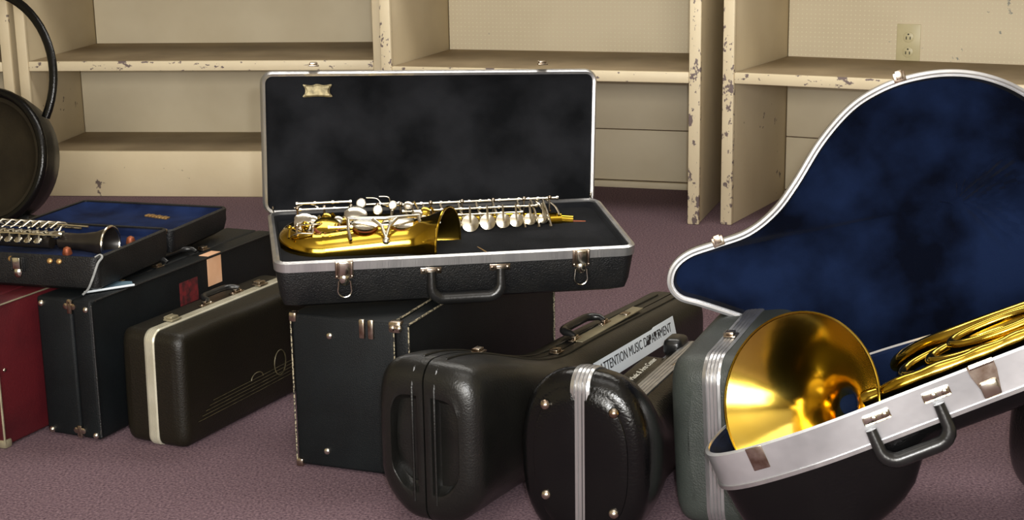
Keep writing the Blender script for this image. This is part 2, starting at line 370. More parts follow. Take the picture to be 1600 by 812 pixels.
# A : upright case under the saxophone case
A = box_case('upright black boxy case standing under the open saxophone case', (-.391, 2.606, 0), 21.2, .228, .74, .285, tolex, .200)
b = bmesh.new()
for x in (.0, .200, .228):
    tube(b, [(x, -.002, .01), (x, -.001, .28)], .0013, 6)
tube(b, [(.2, -.001, .286), (.2, .73, .286)], .0018, 6); tube(b, [(.229, .0, .284), (.229, .73, .284)], .0018, 6); tube(b, [(.229, .738, .01), (.229, .738, .28)], .0022, 6)
obj('edge_stitching', b, stitch, A)
for x, z in ((.075, .25), (.06, .035)):
    b = bmesh.new(); dome(b, onend(x, z), .0065, .004); obj('stud', b, silver, A)
b = bmesh.new(); box(b, .135, .146, -.006, .002, .252, .287, .003); box(b, .152, .163, -.006, .002, .252, .287, .003); obj('hinge', b, nickel, A)
b = bmesh.new(); box(b, .192, .216, -.008, .012, .268, .289, .005); dome(b, onend(.2, .277, -.007), .006, .004); dome(b, onend(.212, .277, -.007), .006, .004); obj('corner_fitting', b, nickel, A)
b = bmesh.new(); box(b, .186, .2, -.004, .002, .0, .028, .003); obj('corner_fitting', b, nickel, A)
b = bmesh.new(); box(b, -.003, .012, -.004, .012, .0, .016, .004); obj('corner_fitting', b, nickel, A)
b = bmesh.new(); box(b, -.003, .012, -.004, .012, .27, .288, .004); obj('corner_fitting', b, nickel, A)
handle(A, ontop(.2, .34, .285), .11, .022, .005, plates=False)

# B : tall black case at the left
B = box_case('tall black upright case with nickel studs and a peach sticker, left of the brown case', (-.897, 2.797, 0), 23.5, .127, .64, .275, tolex, .082)
for x, z in ((.012, .262), (.115, .258), (.012, .012), (.115, .012)):
    b = bmesh.new(); dome(b, onend(x, z), .0065, .006); obj('stud', b, silver, B)
for z in (.262, .018):
    b = bmesh.new()
    for q, dz in ((-.008, .0), (.008, .0), (0, .008)): lathe(b, [(.006, 0), (.006, .003), (.003, .004)], 12, onend(.079+q, z-dz*(1 if z < .1 else -1)))
    box(b, .074, .084, -.004, 0, z-.014, z+.01, .001); obj('corner_fitting', b, nickel, B)
b = bmesh.new(); tube(b, [(.128, -.001, .01), (.128, -.001, .268)], .002, 6); tube(b, [(.129, .01, .274), (.129, .63, .274)], .0018, 6); obj('edge_piping', b, vinyl, B)
for y in (.14, .27, .43):
    small_catch(B, ontop(.082, y, .275), .9)
handle(B, ontop(.095, .335, .275), .10, .03, .006, plates=False)
b = bmesh.new(); box(b, .127, .1278, .375, .425, .212, .27, 0); box(b, .105, .1278, .380, .425, .2752, .276, 0); obj('sticker', b, peach, B)['label'] = 'peach sticker folded over the top edge'
b = bmesh.new(); box(b, .127, .1276, .275, .338, .195, .243, 0); obj('label_plate', b, redl, B)['label'] = 'dark red paper label'

# R : maroon case
R_ = box_case('maroon upright case at the left edge, partly behind the black studded case', (-1.085, 2.775, 0), 23.5, .143, .55, .275, maroon, .09)
b = bmesh.new(); tube(b, [(.144, -.001, .01), (.144, -.001, .27)], .0022, 6); tube(b, [(.144, .0, .274), (.144, .54, .274)], .0016, 6); obj('edge_piping', b, tan_alu, R_)
b = bmesh.new(); box(b, .128, .146, -.003, .018, 0, .018, .005); obj('corner_fitting', b, tan_alu, R_)
b = bmesh.new(); dome(b, onside(.1435, .016, .15), .004, .003); obj('stud', b, nickel, R_)

# ------------------------------------------------------------------ moulded two shell cases
def seclist(L, ztop, wid, rf, rb, nstep=40):
    S = []
    ss = sorted(set([rf*(1-math.cos(PI/2*i/7)) for i in range(8)]+[rf+(L-rf-rb)*i/nstep for i in range(nstep+1)]+[L-rb*(1-math.cos(PI/2*i/6)) for i in range(7)]))
    for s in ss:
        e = 0
        if s < rf: e = rf*(1-math.sqrt(max(0, 1-((rf-s)/rf)**2)))
        if s > L-rb: e = rb*(1-math.sqrt(max(0, 1-((s-L+rb)/rb)**2)))
        S.append((s, ztop(s)-e, e, wid(s)-e))
    return S
def moulded(t, L, ztop, wid, rf=.03, rb=.03, n=5, gap=.0015, shell='left_shell', mats=None, cham=0, prof=None, recess=None, ribs=False, strip=None, sw=.01, sout=.003, ztilt=0, names=('left_shell', 'right_shell')):
    S = seclist(L, ztop, wid, rf, rb)
    for si, side in enumerate((-1, 1)):
        rings = []
        for s, zt, zb, w in S:
            R = []; K = 22; zc = (zt+zb)/2; hh = (zt-zb)/2
            for i in range(K+1):
                a = PI/2-PI*i/K; ca, sa = max(0, math.cos(a)), math.sin(a)
                x = w*ca**(2/n); z = hh*(abs(sa)**(2/n))*(1 if sa > 0 else -1)
                if cham and z < 0: zz = max(0, (-z/hh-.45)/.55); x *= 1-cham*zz**1.5
                R.append(Vector((side*max(gap, x), s, zc+z)))
            for i in range(1, 6): R.append(Vector((side*gap, s, R[K].z+(R[0].z-R[K].z)*i/6)))
            rings.append(R)
        # front cap, optionally with a recessed panel
        R0 = rings[0]; c = sum(R0, Vector())/len(R0); c.x = side*wid(0)*(.61 if recess and len(recess) > 6 else .56)
        prof_ = recess or [(1, 0), (.8, -.001), (.5, -.0012), (.1, -.0012)]
        front = [[c+(p-c)*k+Vector((0, dy, 0)) for p in R0] for k, dy in prof_]
        b = bmesh.new(); rings_mesh(b, front[::-1][:-1]+rings)
        bmesh.ops.remove_doubles(b, verts=b.verts, dist=1e-6)
        obj(names[si], b, (mats or (abs_, abs_))[si], t)
    if strip:
        b = bmesh.new(); outl_ = [(s, zt) for s, zt, zb, w in S]+[(s, zb) for s, zt, zb, w in reversed(S)]
        P = [Vector(p) for p in outl_]; P2 = [P[0]]
        for p in P[1:]:
            if (p-P2[-1]).length > 1e-4: P2.append(p)
        if (P2[0]-P2[-1]).length < 1e-4: P2.pop()
        # densify straight front and back
        P3 = []
        for i, p in enumerate(P2):
            q = P2[(i+1) % len(P2)]; P3.append(p); k = int((q-p).length/.03)
            for j in range(1, k): P3.append(p.lerp(q, j/k))
        P = P3; ar = sum(P[i].x*P[(i+1) % len(P)].y-P[(i+1) % len(P)].x*P[i].y for i in range(len(P)))
        sg = 1 if ar > 0 else -1
        cs = []; G = 5
        for i in range(G+1):
            x = -sw+2*sw*i/G; cs.append((x, sout if i not in (0, G) else sout*.5))
            if i < G and i != 0: cs.append((x+.0008, sout*.3)); cs.append((x+.0016, sout))
        cs = [(-sw, -.004)]+cs+[(sw, -.004)]
        V = [[b.verts.new((x, q.x, max(.0008, q.y))) for q in inset(P, -o_*sg)] for x, o_ in cs]; n_ = len(P)
        for A_, B_ in zip(V, V[1:]):
            for k in range(n_): b.faces.new((A_[k], A_[(k+1) % n_], B_[(k+1) % n_], B_[k]))
        obj('metal_seam_strip', b, strip, t)

# E : long black trombone case, bell end towards the camera
E = thing('trombone_case', 'long black moulded trombone case carrying a white paper sign', 'instrument case', heading((-.145, 2.325, 0), 30))
Ez = lambda s: .276-.104*sm(s, .02, .46)-.01*sm(s, .5, 1)
Ew = lambda s: .100-.030*sm(s, .15, .5)
rec = [(1, 0), (.93, -.001), (.86, -.001), (.80, 0.0), (.77, .006), (.74, .014), (.68, .018), (.5, .016), (.3, .014), (.1, .013)]
moulded(E, 1.0, Ez, Ew, .035, .03, 4.2, cham=.35, recess=rec, mats=(abs_, abs_))
b = bmesh.new()
for x in (-.021, .021):
    pts = [(x, s, Ez(s)+.0005) for s in [.04+.9*i/50 for i in range(51)]]; tube(b, pts, .0022, 6)
    tube(b, [(x, -.0005, .04), (x, -.001, .14), (x, -.0005, .235), (x, .009, Ez(0)-.012), (x, .04, Ez(.04))], .0022, 6)
obj('seam_ridge', b, abs_, E)
small_catch(E, ontop(0.002, .17, Ez(.17)+.001), .9)
small_catch(E, ontop(0.002, .74, Ez(.74)+.001), 1.0); small_catch(E, ontop(.002, .445, Ez(.445)+.001), 1.0)
handle(E, ontop(-.008, .60, Ez(.6)+.001), .125, .033, .008)
b = bmesh.new(); box(b, -.012, .012, .53, .80, Ez(.6)-.001, Ez(.6)+.002, .001); obj('hardware_plate', b, tan_alu, E)
# sign on its right flank
def on_flank(y, z, x): return Matrix.Translation((x, y, z)) @ rotM('Z', 90) @ rotM('X', 74)

# F : second trombone case, glossy end
SGX, SGY, SGZ, SGL = .0692, .648, .134, 13
Fc = thing('trombone_case', 'glossy black case with round studs and a silver ribbed strip down its end', 'instrument case', heading((.1, 2.225, 0), 24))
Fz = lambda s: .287-.116*sm(s, .03, .24)-.002*sm(s, .3, .8)
Fw = lambda s: .106-.045*sm(s, .04, .3)
moulded(Fc, .62, Fz, Fw, .028, 0.03, 2.55, mats=(gloss, gloss), strip=alu, sw=.0155, sout=.003, recess=[(1, 0), (.97, -.002), (.8, -.004), (.5, -.005), (.1, -.005)])
for x, z in ((-.056, .232), (.056, .232), (-.056, .085), (.056, .070)):
    b = bmesh.new(); dome(b, onend(x, z, -.004), .0085, .0075); obj('stud', b, nickel, Fc)['label'] = 'round nickel stud'

# G : grey standing case
Gc = thing('instrument_case', 'grey pebbled upright case with a ribbed silver strip, behind the brass bell', 'instrument case', heading((.320, 2.285, 0), 24) @ rotM('Y', -3))
Gz = lambda s: .284+.012*sm(s, .0, .3)
moulded(Gc, .50, Gz, lambda s: .076, .04, .04, 6, mats=(grey_abs, grey_abs), strip=alu, sw=.0145, sout=.003)
small_catch(Gc, ontop(0, .12, Gz(.12)+.003), 1.0)

# C : small brown case with a cream strip
Cc = thing('instrument_case', 'small brownish black case with pale metal strip, staff lines and round emblem', 'instrument case', heading((-.674, 2.722, 0), 26) @ rotM('Y', 1))
moulded(Cc, .46, lambda s: .222, lambda s: .072, .02, .02, 9, mats=(brown_abs, brown_abs), strip=pale_alu, sw=.0115, sout=.003, names=('case_body', 'case_lid'))
small_catch(Cc, ontop(-.004, .075, .226), 1.1, tan_alu); small_catch(Cc, ontop(-.004, .36, .226), 1.1)
handle(Cc, ontop(-.012, .24, .225), .10, .018, .006, plates=True)
b = bmesh.new()
for i in range(5): tube(b, [(.0725, .04+.012*i, .046+.007*i), (.0728, .24, .048+.007*i), (.0728, .43, .052+.007*i)], .0006, 5)
tube(b, [(.073, .31+.02*math.cos(a), .085+.026*math.sin(a)) for a in [2*PI*i/20 for i in range(20)]], .0012, 5, closed=True)
tube(b, [(.073, .23+.02*math.cos(a), .075+.012*math.sin(a)) for a in [PI*i/12 for i in range(13)]], .0011, 5)
obj('staff_emblem', b, emblem, Cc)

# ------------------------------------------------------------------ alto saxophone case (open, on top of A)
ax = Vector((.629, .116, -.006)).normalized(); TILT = math.radians(6)
ay = Vector((-ax.y*math.cos(TILT), ax.x*math.cos(TILT), math.sin(TILT)))
AM = frame((-.41, 2.59, .377), ax, ay)
S = thing('saxophone_case', 'open black hard case with silver rims holding the alto saxophone', 'instrument case', AM)
Wd, Dp = .645, .30
P = rrect(0, Wd, 0, Dp, .022)
b = dish(P, [(.004, -.004), (0, -.004), (0, -.02), (.006, -.064), (.012, -.081), (.024, -.088), (.04, -.089)], True); obj('case_body', b, vinyl, S)
b = hoop(P, [(-.003, .0), (-.003, -.0155), (.001, -.0155), (.008, -.004), (.008, .001), (.003, .003)]); obj('tray_rim', b, alu, S)
b = dish(P, [(.007, -.002), (.012, -.004), (.014, -.012), (.022, -.0135), (.05, -.014)], True); obj('plush_bed', b, plush_k, S)
# lid standing up on the back edge, rim towards the camera
lidM = AM.inverted() @ frame(AM @ Vector((-.010, Dp+.004, -.004)), ax+Vector((0, .02, -.022)), (0, .02, 1))
P = rrect(0, Wd+.008, 0, .272, .022)
def wav(p, z): return (p.x, p.y, z)
b = dish(P, [(.004, -.002), (0, -.002), (0, -.02), (.008, -.045), (.02, -.054)], True); b.transform(lidM); obj('case_lid', b, vinyl, S)
b = hoop(P, [(-.001, .0), (-.001, -.010), (.004, -.012), (.008, -.003), (.008, .004), (.003, .006)]); b.transform(lidM); LR = obj('lid_rim', b, alu, S)
b = dish(P, [(.007, -.003), (.012, -.006), (.03, -.02), (.06, -.024)], True); b.transform(lidM); LL = obj('lid_lining', b, plush_k, S)
# badge
b = bmesh.new(); Q = catmull([(-.027, -.012), (0, -.0105), (.027, -.012), (.0235, -.004), (.0235, .004), (.027, .012), (.012, .0105), (0, .013), (-.012, .0105), (-.027, .012), (-.0235, .004), (-.0235, -.004)], 4)
rings_mesh(b, [[(q.x, q.y, 0) for q in Q], [(q.x, q.y, .003) for q in Q], [(q.x*.85, q.y*.8, .004) for q in Q], [(q.x*.82, q.y*.74, .0028) for q in Q]])
b.transform(lidM @ Matrix.Translation((.107, .235, -.012))); obj('badge', b, badgem, LL)
# imprint of a round cap in the plush of the lid
for x in (.1, .545): small_catch(S, lidM @ Matrix.Translation((x, .282, -.004)) @ rotM('X', -90), .75)
for x in (.118, .543): latch(S, Matrix.Translation((x, -.003, -.012)) @ rotM('X', 90), True, 1.0)
handle(S, Matrix.Translation((.333, -.002, -.024)) @ rotM('X', 90), .124, .050, .0108, up=-1)
for x in (.008, Wd-.012):
    b = bmesh.new(); tube(b, [(x, Dp-.01, -.002), (x, Dp+.004, .006), (x, Dp+.004, .012)], .002, 8); obj('lid_stay', b, silver, S)

# ------------------------------------------------------------------ alto saxophone, lying in the case; local frame of the case
X = thing('alto_saxophone', 'brass alto saxophone with silver keys lying in the open black case', 'saxophone', AM @ Matrix.Translation((0, 0, -.018)))
def L_(a, b_, t): return a+(b_-a)*t
# body tube: from the bow (x=.06) to the neck receiver (x=.55), at the back of the tray
by = .212; bz = .006
bt = bmesh.new()
pts = [(.088+.442*i/30, by+.012*math.sin(PI*i/30), bz+.004*i/30) for i in range(31)]; tube(bt, pts, [L_(.028, .0125, i/30) for i in range(31)], 20)
obj('body_tube', bt, brass, X)
bt = bmesh.new(); cen = Vector((.090, .157, .004)); pts = []; rr = []
for i in range(17):
    a = math.radians(90+180*i/16); pts.append(cen+Vector((.05*math.cos(a), .055*math.sin(a), 0))); rr.append(L_(.028, .035, i/16))
tube(bt, pts, rr, 20); obj('bow', bt, brass, X)
bt = bmesh.new(); pts = []; rr = []; dirs = []
p_ = Vector((.088, .104, .004))
for i in range(33):
    t = i/32; a = math.radians(-28)*sm(t, .45, 1); d_ = Vector((math.cos(a), math.sin(a), .06)).normalized()
    pts.append(p_.copy()); dirs.append(d_); p_ = p_+d_*.0072; rr.append(.034+.011*t+.020*max(0, (t-.70)/.30)**1.8)
def bring(p, d, r, n=44):
    u = d.cross(Vector((0, 0, 1))).normalized(); w = u.cross(d); return [p+u*(r*math.cos(2*PI*k/n))+w*(r*math.sin(2*PI*k/n)) for k in range(n)]
rings = [bring(p, d, r) for p, d, r in zip(pts, dirs, rr)]
inn = [bring(p, d, r-.0018) for p, d, r in list(zip(pts, dirs, rr))[::-1][:28]]
rings_mesh(bt, rings+inn); bl = obj('bell', bt, brass, X)
bt = bmesh.new(); tube(bt, bring(pts[-1], dirs[-1], rr[-1]), .0024, 8, closed=True); obj('bell_rim', bt, brass, bl)
for q0, q1, r_ in (((.086, .104, .004), (.091, .104, .004), .0362), ((.088, by, .006), (.094, by, .006), .0305)):
    bt = bmesh.new(); tube(bt, [q0, q1], r_, 24); obj('bow_band', bt, brass, X)
bt = bmesh.new(); tube(bt, [(.53, by, .006), (.552, by, .006)], .0155, 20); tube(bt, [(.552, by, .006), (.575, by-.002, .004)], .0115, 16); obj('neck_receiver', bt, brass, X)
bt = bmesh.new(); tube(bt, [(.575, by-.004, .002), (.6, by-.008, .001)], .004, 10); obj('neck_plug', bt, copper, X)
# rods
def rod(x0, x1, y, z, r=.002, mm=silver, nm='key_rod'):
    b_ = bmesh.new(); tube(b_, [(x0, y, z), (x1, y, z)], r, 8); n_ = int((x1-x0)/.04)+1
    for i in range(n_+1):
        x = L_(x0, x1, i/n_); lathe(b_, [(r*1.7, -.002), (r*1.7, .002)], 8, Matrix.Translation((x, y, z)) @ rotM('Y', 90))
    return obj(nm, b_, mm, X)
rod(.245, .545, by+.002, .050, .0022); rod(.245, .50, by-.022, .044, .0018); rod(.27, .47, by-.03, .035, .0016); rod(.05, .15, by+.01, .058, .002); rod(.055, .15, by-.008, .052, .0016); rod(.17, .24, by+.006, .052, .0018)
rod(.10, .30, .095, .05, .002); rod(.30, .53, by+.018, .046, .0016)
# pad cups standing on the tone holes, leaning to the front
def pad(x, y, z, r, ang=58, arm=True, top=None):
    b_ = bmesh.new(); M2 = Matrix.Translation((x, y, z)) @ rotM('X', ang)
    lathe(b_, [(r, 0), (r*1.03, .003), (r*.96, .005), (r*.6, .0065), (r*.2, .0075)], 24, M2)
    if arm:
        up = Vector(top or (x-.003, by-.02, .045)); tube(b_, [M2 @ Vector((0, 0, .008)), M2 @ Vector((0, r*.9, .009)), up], [.0018, .0024, .0022], 6)
    return obj('pad_cup', b_, silver, X)
for x, r, z in ((.222, .021, .020), (.262, .0195, .020), (.300, .0185, .020), (.336, .0175, .022), (.370, .017, .022), (.403, .0155, .023), (.433, .0145, .024), (.458, .0135, .024), (.485, .012, .025), (.510, .010, .025)):
    pad(x, by-.034, z-.004, r, 62, True, (x+.002, by-.018, .047))
for x in (.25, .285, .318, .352, .386, .418, .465, .492, .515):
    b_ = bmesh.new(); tube(b_, [(x, by-.004, .051), (x+.004, by-.026, .034), (x+.010, by-.042, .008)], [.002, .0026, .0028], 6); obj('key_arm', b_, silver, X)
# posts
for x in (.05, .10, .15, .2, .243, .30, .36, .42, .48, .53):
    b_ = bmesh.new(); tube(b_, [(x, by, .025), (x, by+.001, .05)], [.0025, .0018], 8); bmesh.ops.create_uvsphere(b_, u_segments=10, v_segments=8, radius=.0042, matrix=Matrix.Translation((x, by+.001, .052))); obj('post', b_, nickel, X)
KEY0 = set(COL.objects)
# big low keys over the bell with guard
for x in (.165, .232):
    b_ = bmesh.new(); lathe(b_, [(.024, 0), (.0245, .004), (.02, .006), (.008, .0075)], 28, Matrix.Translation((x, .072, .052)) @ rotM('X', 14)); k = obj('low_key_cup', b_, silver, X)
    b_ = bmesh.new(); lathe(b_, [(.0235, -.0035), (.0238, 0)], 28, Matrix.Translation((x, .072, .052)) @ rotM('X', 14)); obj('pad', b_, copper, k)
    b_ = bmesh.new(); lathe(b_, [(.021, -.03), (.021, -.005), (.019, -.005), (.019, -.03)], 28, Matrix.Translation((x, .072, .052)) @ rotM('X', 14)); obj('tone_hole', b_, brass, k)
b_ = bmesh.new(); tube(b_, [(.135, .072, .064), (.17, .06, .067), (.2, .056, .067), (.23, .06, .067), (.262, .072, .064)], .0036, 10)
tube(b_, [(.178, .058, .066), (.192, .04, .058), (.198, .026, .040)], .0033, 10); tube(b_, [(.222, .058, .066), (.206, .04, .058), (.198, .026, .040)], .0033, 10)
tube(b_, [(.135, .072, .064), (.133, .05, .05), (.136, .034, .036)], .003, 8); tube(b_, [(.262, .072, .064), (.264, .05, .052), (.262, .034, .040)], .003, 8)
dome(b_, Matrix.Translation((.198, .022, .036)) @ rotM('X', 60), .007, .005); obj('key_guard', b_, silver, X)
b_ = bmesh.new(); lathe(b_, [(.024, 0), (.0245, .004), (.018, .006), (.005, .007)], 28, Matrix.Translation((.098, .098, .042)) @ rotM('X', 20)); k = obj('low_key_cup', b_, brass, X)
b_ = bmesh.new(); tube(b_, [(.098+.022*math.cos(a), .094+.02*math.sin(a), .043+.007*math.sin(a)) for a in [2*PI*i/24 for i in range(24)]], .0028, 8, closed=True); obj('pad', b_, copper, k)
b_ = bmesh.new(); lathe(b_, [(.019, 0), (.0195, .004), (.014, .006), (.005, .007)], 24, Matrix.Translation((.06, .13, .04)) @ rotM('X', 40)); obj('low_key_cup', b_, silver, X)
b_ = bmesh.new(); lathe(b_, [(.021, 0), (.0215, .004), (.016, .007), (.005, .009)], 24, Matrix.Translation((.155, by-.035, .044)) @ rotM('X', 35)); obj('pad_cup', b_, silver, X)
for o_ in set(COL.objects)-KEY0:
    if o_.parent == X and o_.name.split('.')[0] in ('low_key_cup', 'key_guard'): o_.data.transform(Matrix.Translation((0, .026, 0)))
    elif o_.parent and o_.parent.name.startswith('low_key_cup'): o_.data.transform(Matrix.Translation((0, .026, 0)))
# pearls
for x, y, z, r in ((.168, by-.01, .060, .0085), (.197, by-.03, .052, .0085), (.226, by-.02, .057, .0075)):
    b_ = bmesh.new(); dome(b_, Matrix.Translation((x, y, z)) @ rotM('X', 55), r, r*.6); p = obj('pearl_touch', b_, pearl, X); p['label'] = 'white pearl key touch'
    b_ = bmesh.new(); lathe(b_, [(r*1.1, -.002), (r*1.1, .001), (r, .0015)], 16, Matrix.Translation((x, y, z)) @ rotM('X', 55)); tube(b_, [(x, y, z-.002), (x, y+.004, .03)], .002, 6); obj('key_cup', b_, silver, p)
# spatulas, small levers and clutter at the left stack
for pp in ([(.045, by+.012, .05), (.07, by+.016, .056), (.09, by+.01, .05)], [(.05, .13, .045), (.075, .12, .05), (.1, .13, .045)], [(.18, by+.018, .062), (.2, by+.016, .06), (.212, by+.006, .05), (.235, by, .048)],
           [(.205, by+.02, .063), (.222, by+.016, .062), (.228, by+.01, .05), (.25, by+.004, .048)], [(.03, .11, .03), (.045, .1, .04), (.07, .096, .04)], [(.035, .15, .035), (.06, .145, .045), (.09, .15, .045)], [(.52, by+.01, .05), (.54, by, .035), (.548, by-.01, .02)], [(.5, by+.01, .048), (.51, by-.01, .04), (.522, by-.025, .02)]):
    b_ = bmesh.new(); tube(b_, catmull([Vector(q) for q in pp], 5, False), .0032, 8, flat=.5); obj('key_lever', b_, silver, X)
for i in range(7):
    x = .028+.014*i; b_ = bmesh.new(); tube(b_, [(x, .10+.008*(i % 3), .032), (x+.003, .115+.01*(i % 3), .046)], .0024, 8)
    bmesh.ops.create_uvsphere(b_, u_segments=10, v_segments=8, radius=.0045, matrix=Matrix.Translation((x+.003, .115+.01*(i % 3), .047))); obj('post', b_, nickel if i % 2 else brass, X)
for i, (x, y, z) in enumerate(((.06, .135, .042), (.075, .15, .048), (.05, .165, .046), (.1, .155, .05), (.12, .14, .048), (.27, .165, .045), (.285, .175, .047), (.255, .19, .055))):
    b_ = bmesh.new(); lathe(b_, [(.008, -.002), (.0085, .002), (.004, .004)], 14, Matrix.Translation((x, y, z)) @ rotM('X', 40)); tube(b_, [(x, y, z), (x+.012, y+.012, z+.004), (x+.02, y+.01, z-.01)], .0022, 6); obj('side_key', b_, silver if i % 3 else brass, X)
# strap cord lying in the accessory hollow
b_ = bmesh.new(); tube(b_, catmull([Vector(q) for q in ((.355, .12, .001), (.372, .075, .003), (.382, .04, .004), (.386, .012, .002))], 6, False), .0016, 6)
tg = obj('gold_wire', b_, gold, None); tg.matrix_world = AM @ Matrix.Translation((0, 0, -.018)); tag(tg, 'thin gold wire lying on the black plush right of the saxophone bell', 'wire')

# ------------------------------------------------------------------ K : open clarinet case on top of B and R
KM = heading((-.775, 2.79, .345), 17)
K = thing('clarinet_case', 'open black case with bright blue lining, lying across the two upright cases at left', 'instrument case', KM)
kw, kd = .36, .27
P = rrect(-kw, 0, 0, kd, .015)
b = dish(P, [(.004, -.002), (0, -.003), (0, -.04), (.004, -.058), (.016, -.066)], True); obj('case_body', b, vinyl, K)
b = hoop(P, [(-.001, .0), (-.001, -.006), (.004, -.006), (.006, -.002), (.006, .002), (.002, .003)]); obj('tray_rim', b, vinyl, K)
b = dish(P, [(.006, -.001), (.014, -.004), (.02, -.014), (.05, -.015)], True); obj('blue_lining', b, plush_b, K)['label'] = 'bright blue plush lining'
PL = rrect(-kw, .0, kd+.012, kd+.012+.25, .015); LZ = Matrix.Translation((0, 0, -.008)) @ rotM('X', 0)
b = dish(PL, [(.004, -.002), (0, -.003), (0, -.025), (.006, -.045), (.02, -.054)], True); b.transform(LZ); obj('case_lid', b, vinyl, K)
b = dish(PL, [(.006, -.001), (.012, -.006), (.03, -.016), (.06, -.017)], True); b.transform(LZ); KL = obj('lid_lining', b, plush_b, K)
b = hoop(PL, [(-.001, .0), (-.001, -.006), (.004, -.006), (.006, -.002), (.006, .002), (.002, .003)]); b.transform(LZ); obj('lid_rim', b, vinyl, K)
b = bmesh.new()
for i in range(7): box(b, -.175+.0095*i, -.168+.0095*i, kd+.206-.003*i, kd+.222-.003*i+.003*(i % 2), -.0250, -.0215, .0005)
obj('gold_stamp', b, gold, KL)
for x in (-.33, -.25, -.185, -.10, -.08): 
    b = bmesh.new(); dome(b, Matrix.Translation((x, -.001, -.008)) @ rotM('X', 60), .006, .004); obj('stud', b, gold, K)
latch(K, Matrix.Translation((-.17, -.001, -.016)) @ rotM('X', 90), False, .9, vinyl)
for x in (-.02, -.34):
    b = bmesh.new(); box(b, x-.012, x+.012, kd-.001, kd+.012, -.012, -.002, .002); obj('hinge', b, nickel, K)
# grey cord and the card on top of B
b = bmesh.new(); Cp = [(-.003, -.001, .004), (.004, .006, .008), (.011, .002, .004), (.006, -.006, -.006), (-.004, -.008, -.03), (-.016, -.01, -.055), (-.028, -.012, -.067)]
tube(b, catmull([Vector(q) for q in Cp], 6, False), .0022, 8, flat=.6); o = obj('cord', b, cordm); o.matrix_world = KM; tag(o, 'grey cord looped over the front corner of the blue lined case', 'cord')
b = bmesh.new(); Q = [(0, 0), (.082, .052), (.078, .058), (.07, .082), (.04, .085)]
rings_mesh(b, [[(x, y, .0) for x, y in Q], [(x, y, .0015) for x, y in Q]]); o = obj('paper_card', b, bluep, None, smooth=False); o.matrix_world = heading((-.806, 2.80, .2772), 0)
tag(o, 'blue grey folded paper lying under the front corner of the blue lined case', 'paper')
b = bmesh.new(); tube(b, [(0, 0, .002), (.082, .052, .002)], .0022, 6); obj('paper_edge', b, paper, o)
# clarinet
Cl = thing('clarinet', 'black clarinet with silver keys lying in the blue lined case', 'clarinet', KM @ Matrix.Translation((0, 0, .002)))
b = bmesh.new(); tube(b, [(-.35, .10, .0), (-.16, .10, .0)], .0125, 20); obj('upper_joint', b, grenad, Cl)
b = bmesh.new(); tube(b, [(-.35, .15, .0), (-.12, .128, .0)], .0135, 20); obj('lower_joint', b, grenad, Cl)
b = bmesh.new(); BM = Matrix.Translation((-.12, .116, 0)) @ rotM('Y', 90)
lathe(b, [(.015, -.03), (.016, 0), (.018, .025), (.022, .05), (.030, .072), (.0335, .08), (.031, .08), (.02, .05), (.013, .0)], 36, BM); bell_c = obj('clarinet_bell', b, grenad, Cl)
b = bmesh.new(); tube(b, [BM @ Vector((.0335*math.cos(a), .0335*math.sin(a), .08)) for a in [2*PI*i/36 for i in range(36)]], .0026, 8, closed=True); obj('bell_ring', b, silver, bell_c)
for (x0, y0, x1, y1, z) in ((-.34, .088, -.13, .085, .018), (-.34, .112, -.17, .108, .017), (-.34, .14, -.09, .122, .030), (-.30, .16, -.12, .145, .02)):
    b = bmesh.new(); tube(b, [(x0, y0, z), (x1, y1, z)], .0022, 8); obj('key_rod', b, silver, Cl)
for i in range(11):
    x = -.335+.019*i; b = bmesh.new(); lathe(b, [(.0075, 0), (.008, .003), (.004, .005)], 16, Matrix.Translation((x, .096+.004*(i % 2), .014)))
    tube(b, [(x, .096, .019), (x+.006, .112, .02)], .002, 6); obj('key_cup', b, silver, Cl)
for i in range(9):
    x = -.335+.02*i; b = bmesh.new(); tube(b, [(x, .132, .018), (x+.012, .148, .026), (x+.02, .166, .016)], .0032, 8, flat=.6); obj('key_lever', b, silver, Cl)
for i in range(8):
    x = -.33+.022*i; b = bmesh.new(); lathe(b, [(.0075, 0), (.008, .003), (.004, .005)], 16, Matrix.Translation((x, .078, .006)) @ rotM('X', 35))
    tube(b, [(x-.006, .09, .016), (x+.002, .078, .012), (x+.008, .068, .004)], .0024, 6); obj('key_cup', b, silver, Cl)
for i in range(7):
    x = -.30+.021*i; b = bmesh.new(); tube(b, [(x, .118, .024), (x+.01, .13, .034), (x+.02, .142, .03)], .004, 8, flat=.6); obj('key_lever', b, silver, Cl)
b = bmesh.new(); tube(b, [(-.15, .14, .028), (-.15, .12, .026), (-.148, .105, .018)], .0025, 8); lathe(b, [(.010, 0), (.011, .004), (.006, .007)], 18, Matrix.Translation((-.146, .098, .014)) @ rotM('X', 25)); obj('pad_cup', b, silver, Cl)
b = bmesh.new(); tube(b, [(-.33, .19, .006), (-.26, .175, .012), (-.22, .165, .016)], .003, 8, flat=.5); obj('key_lever', b, silver, Cl)
for q, lab in (((-.10, .058, -.006), 'small copper coloured cap lying in front of the clarinet bell'), ((-.028, .17, -.006), 'small copper coloured cap lying behind the clarinet bell')):
    b = bmesh.new(); lathe(b, [(.008, -.004), (.009, .002), (.007, .009), (.002, .012)], 16); lathe(b, [(.0095, -.003), (.0095, 0)], 16)
    o = obj('cap', b, copper); o.matrix_world = KM @ Matrix.Translation(q) @ rotM('Z', 30); tag(o, lab, 'cap')

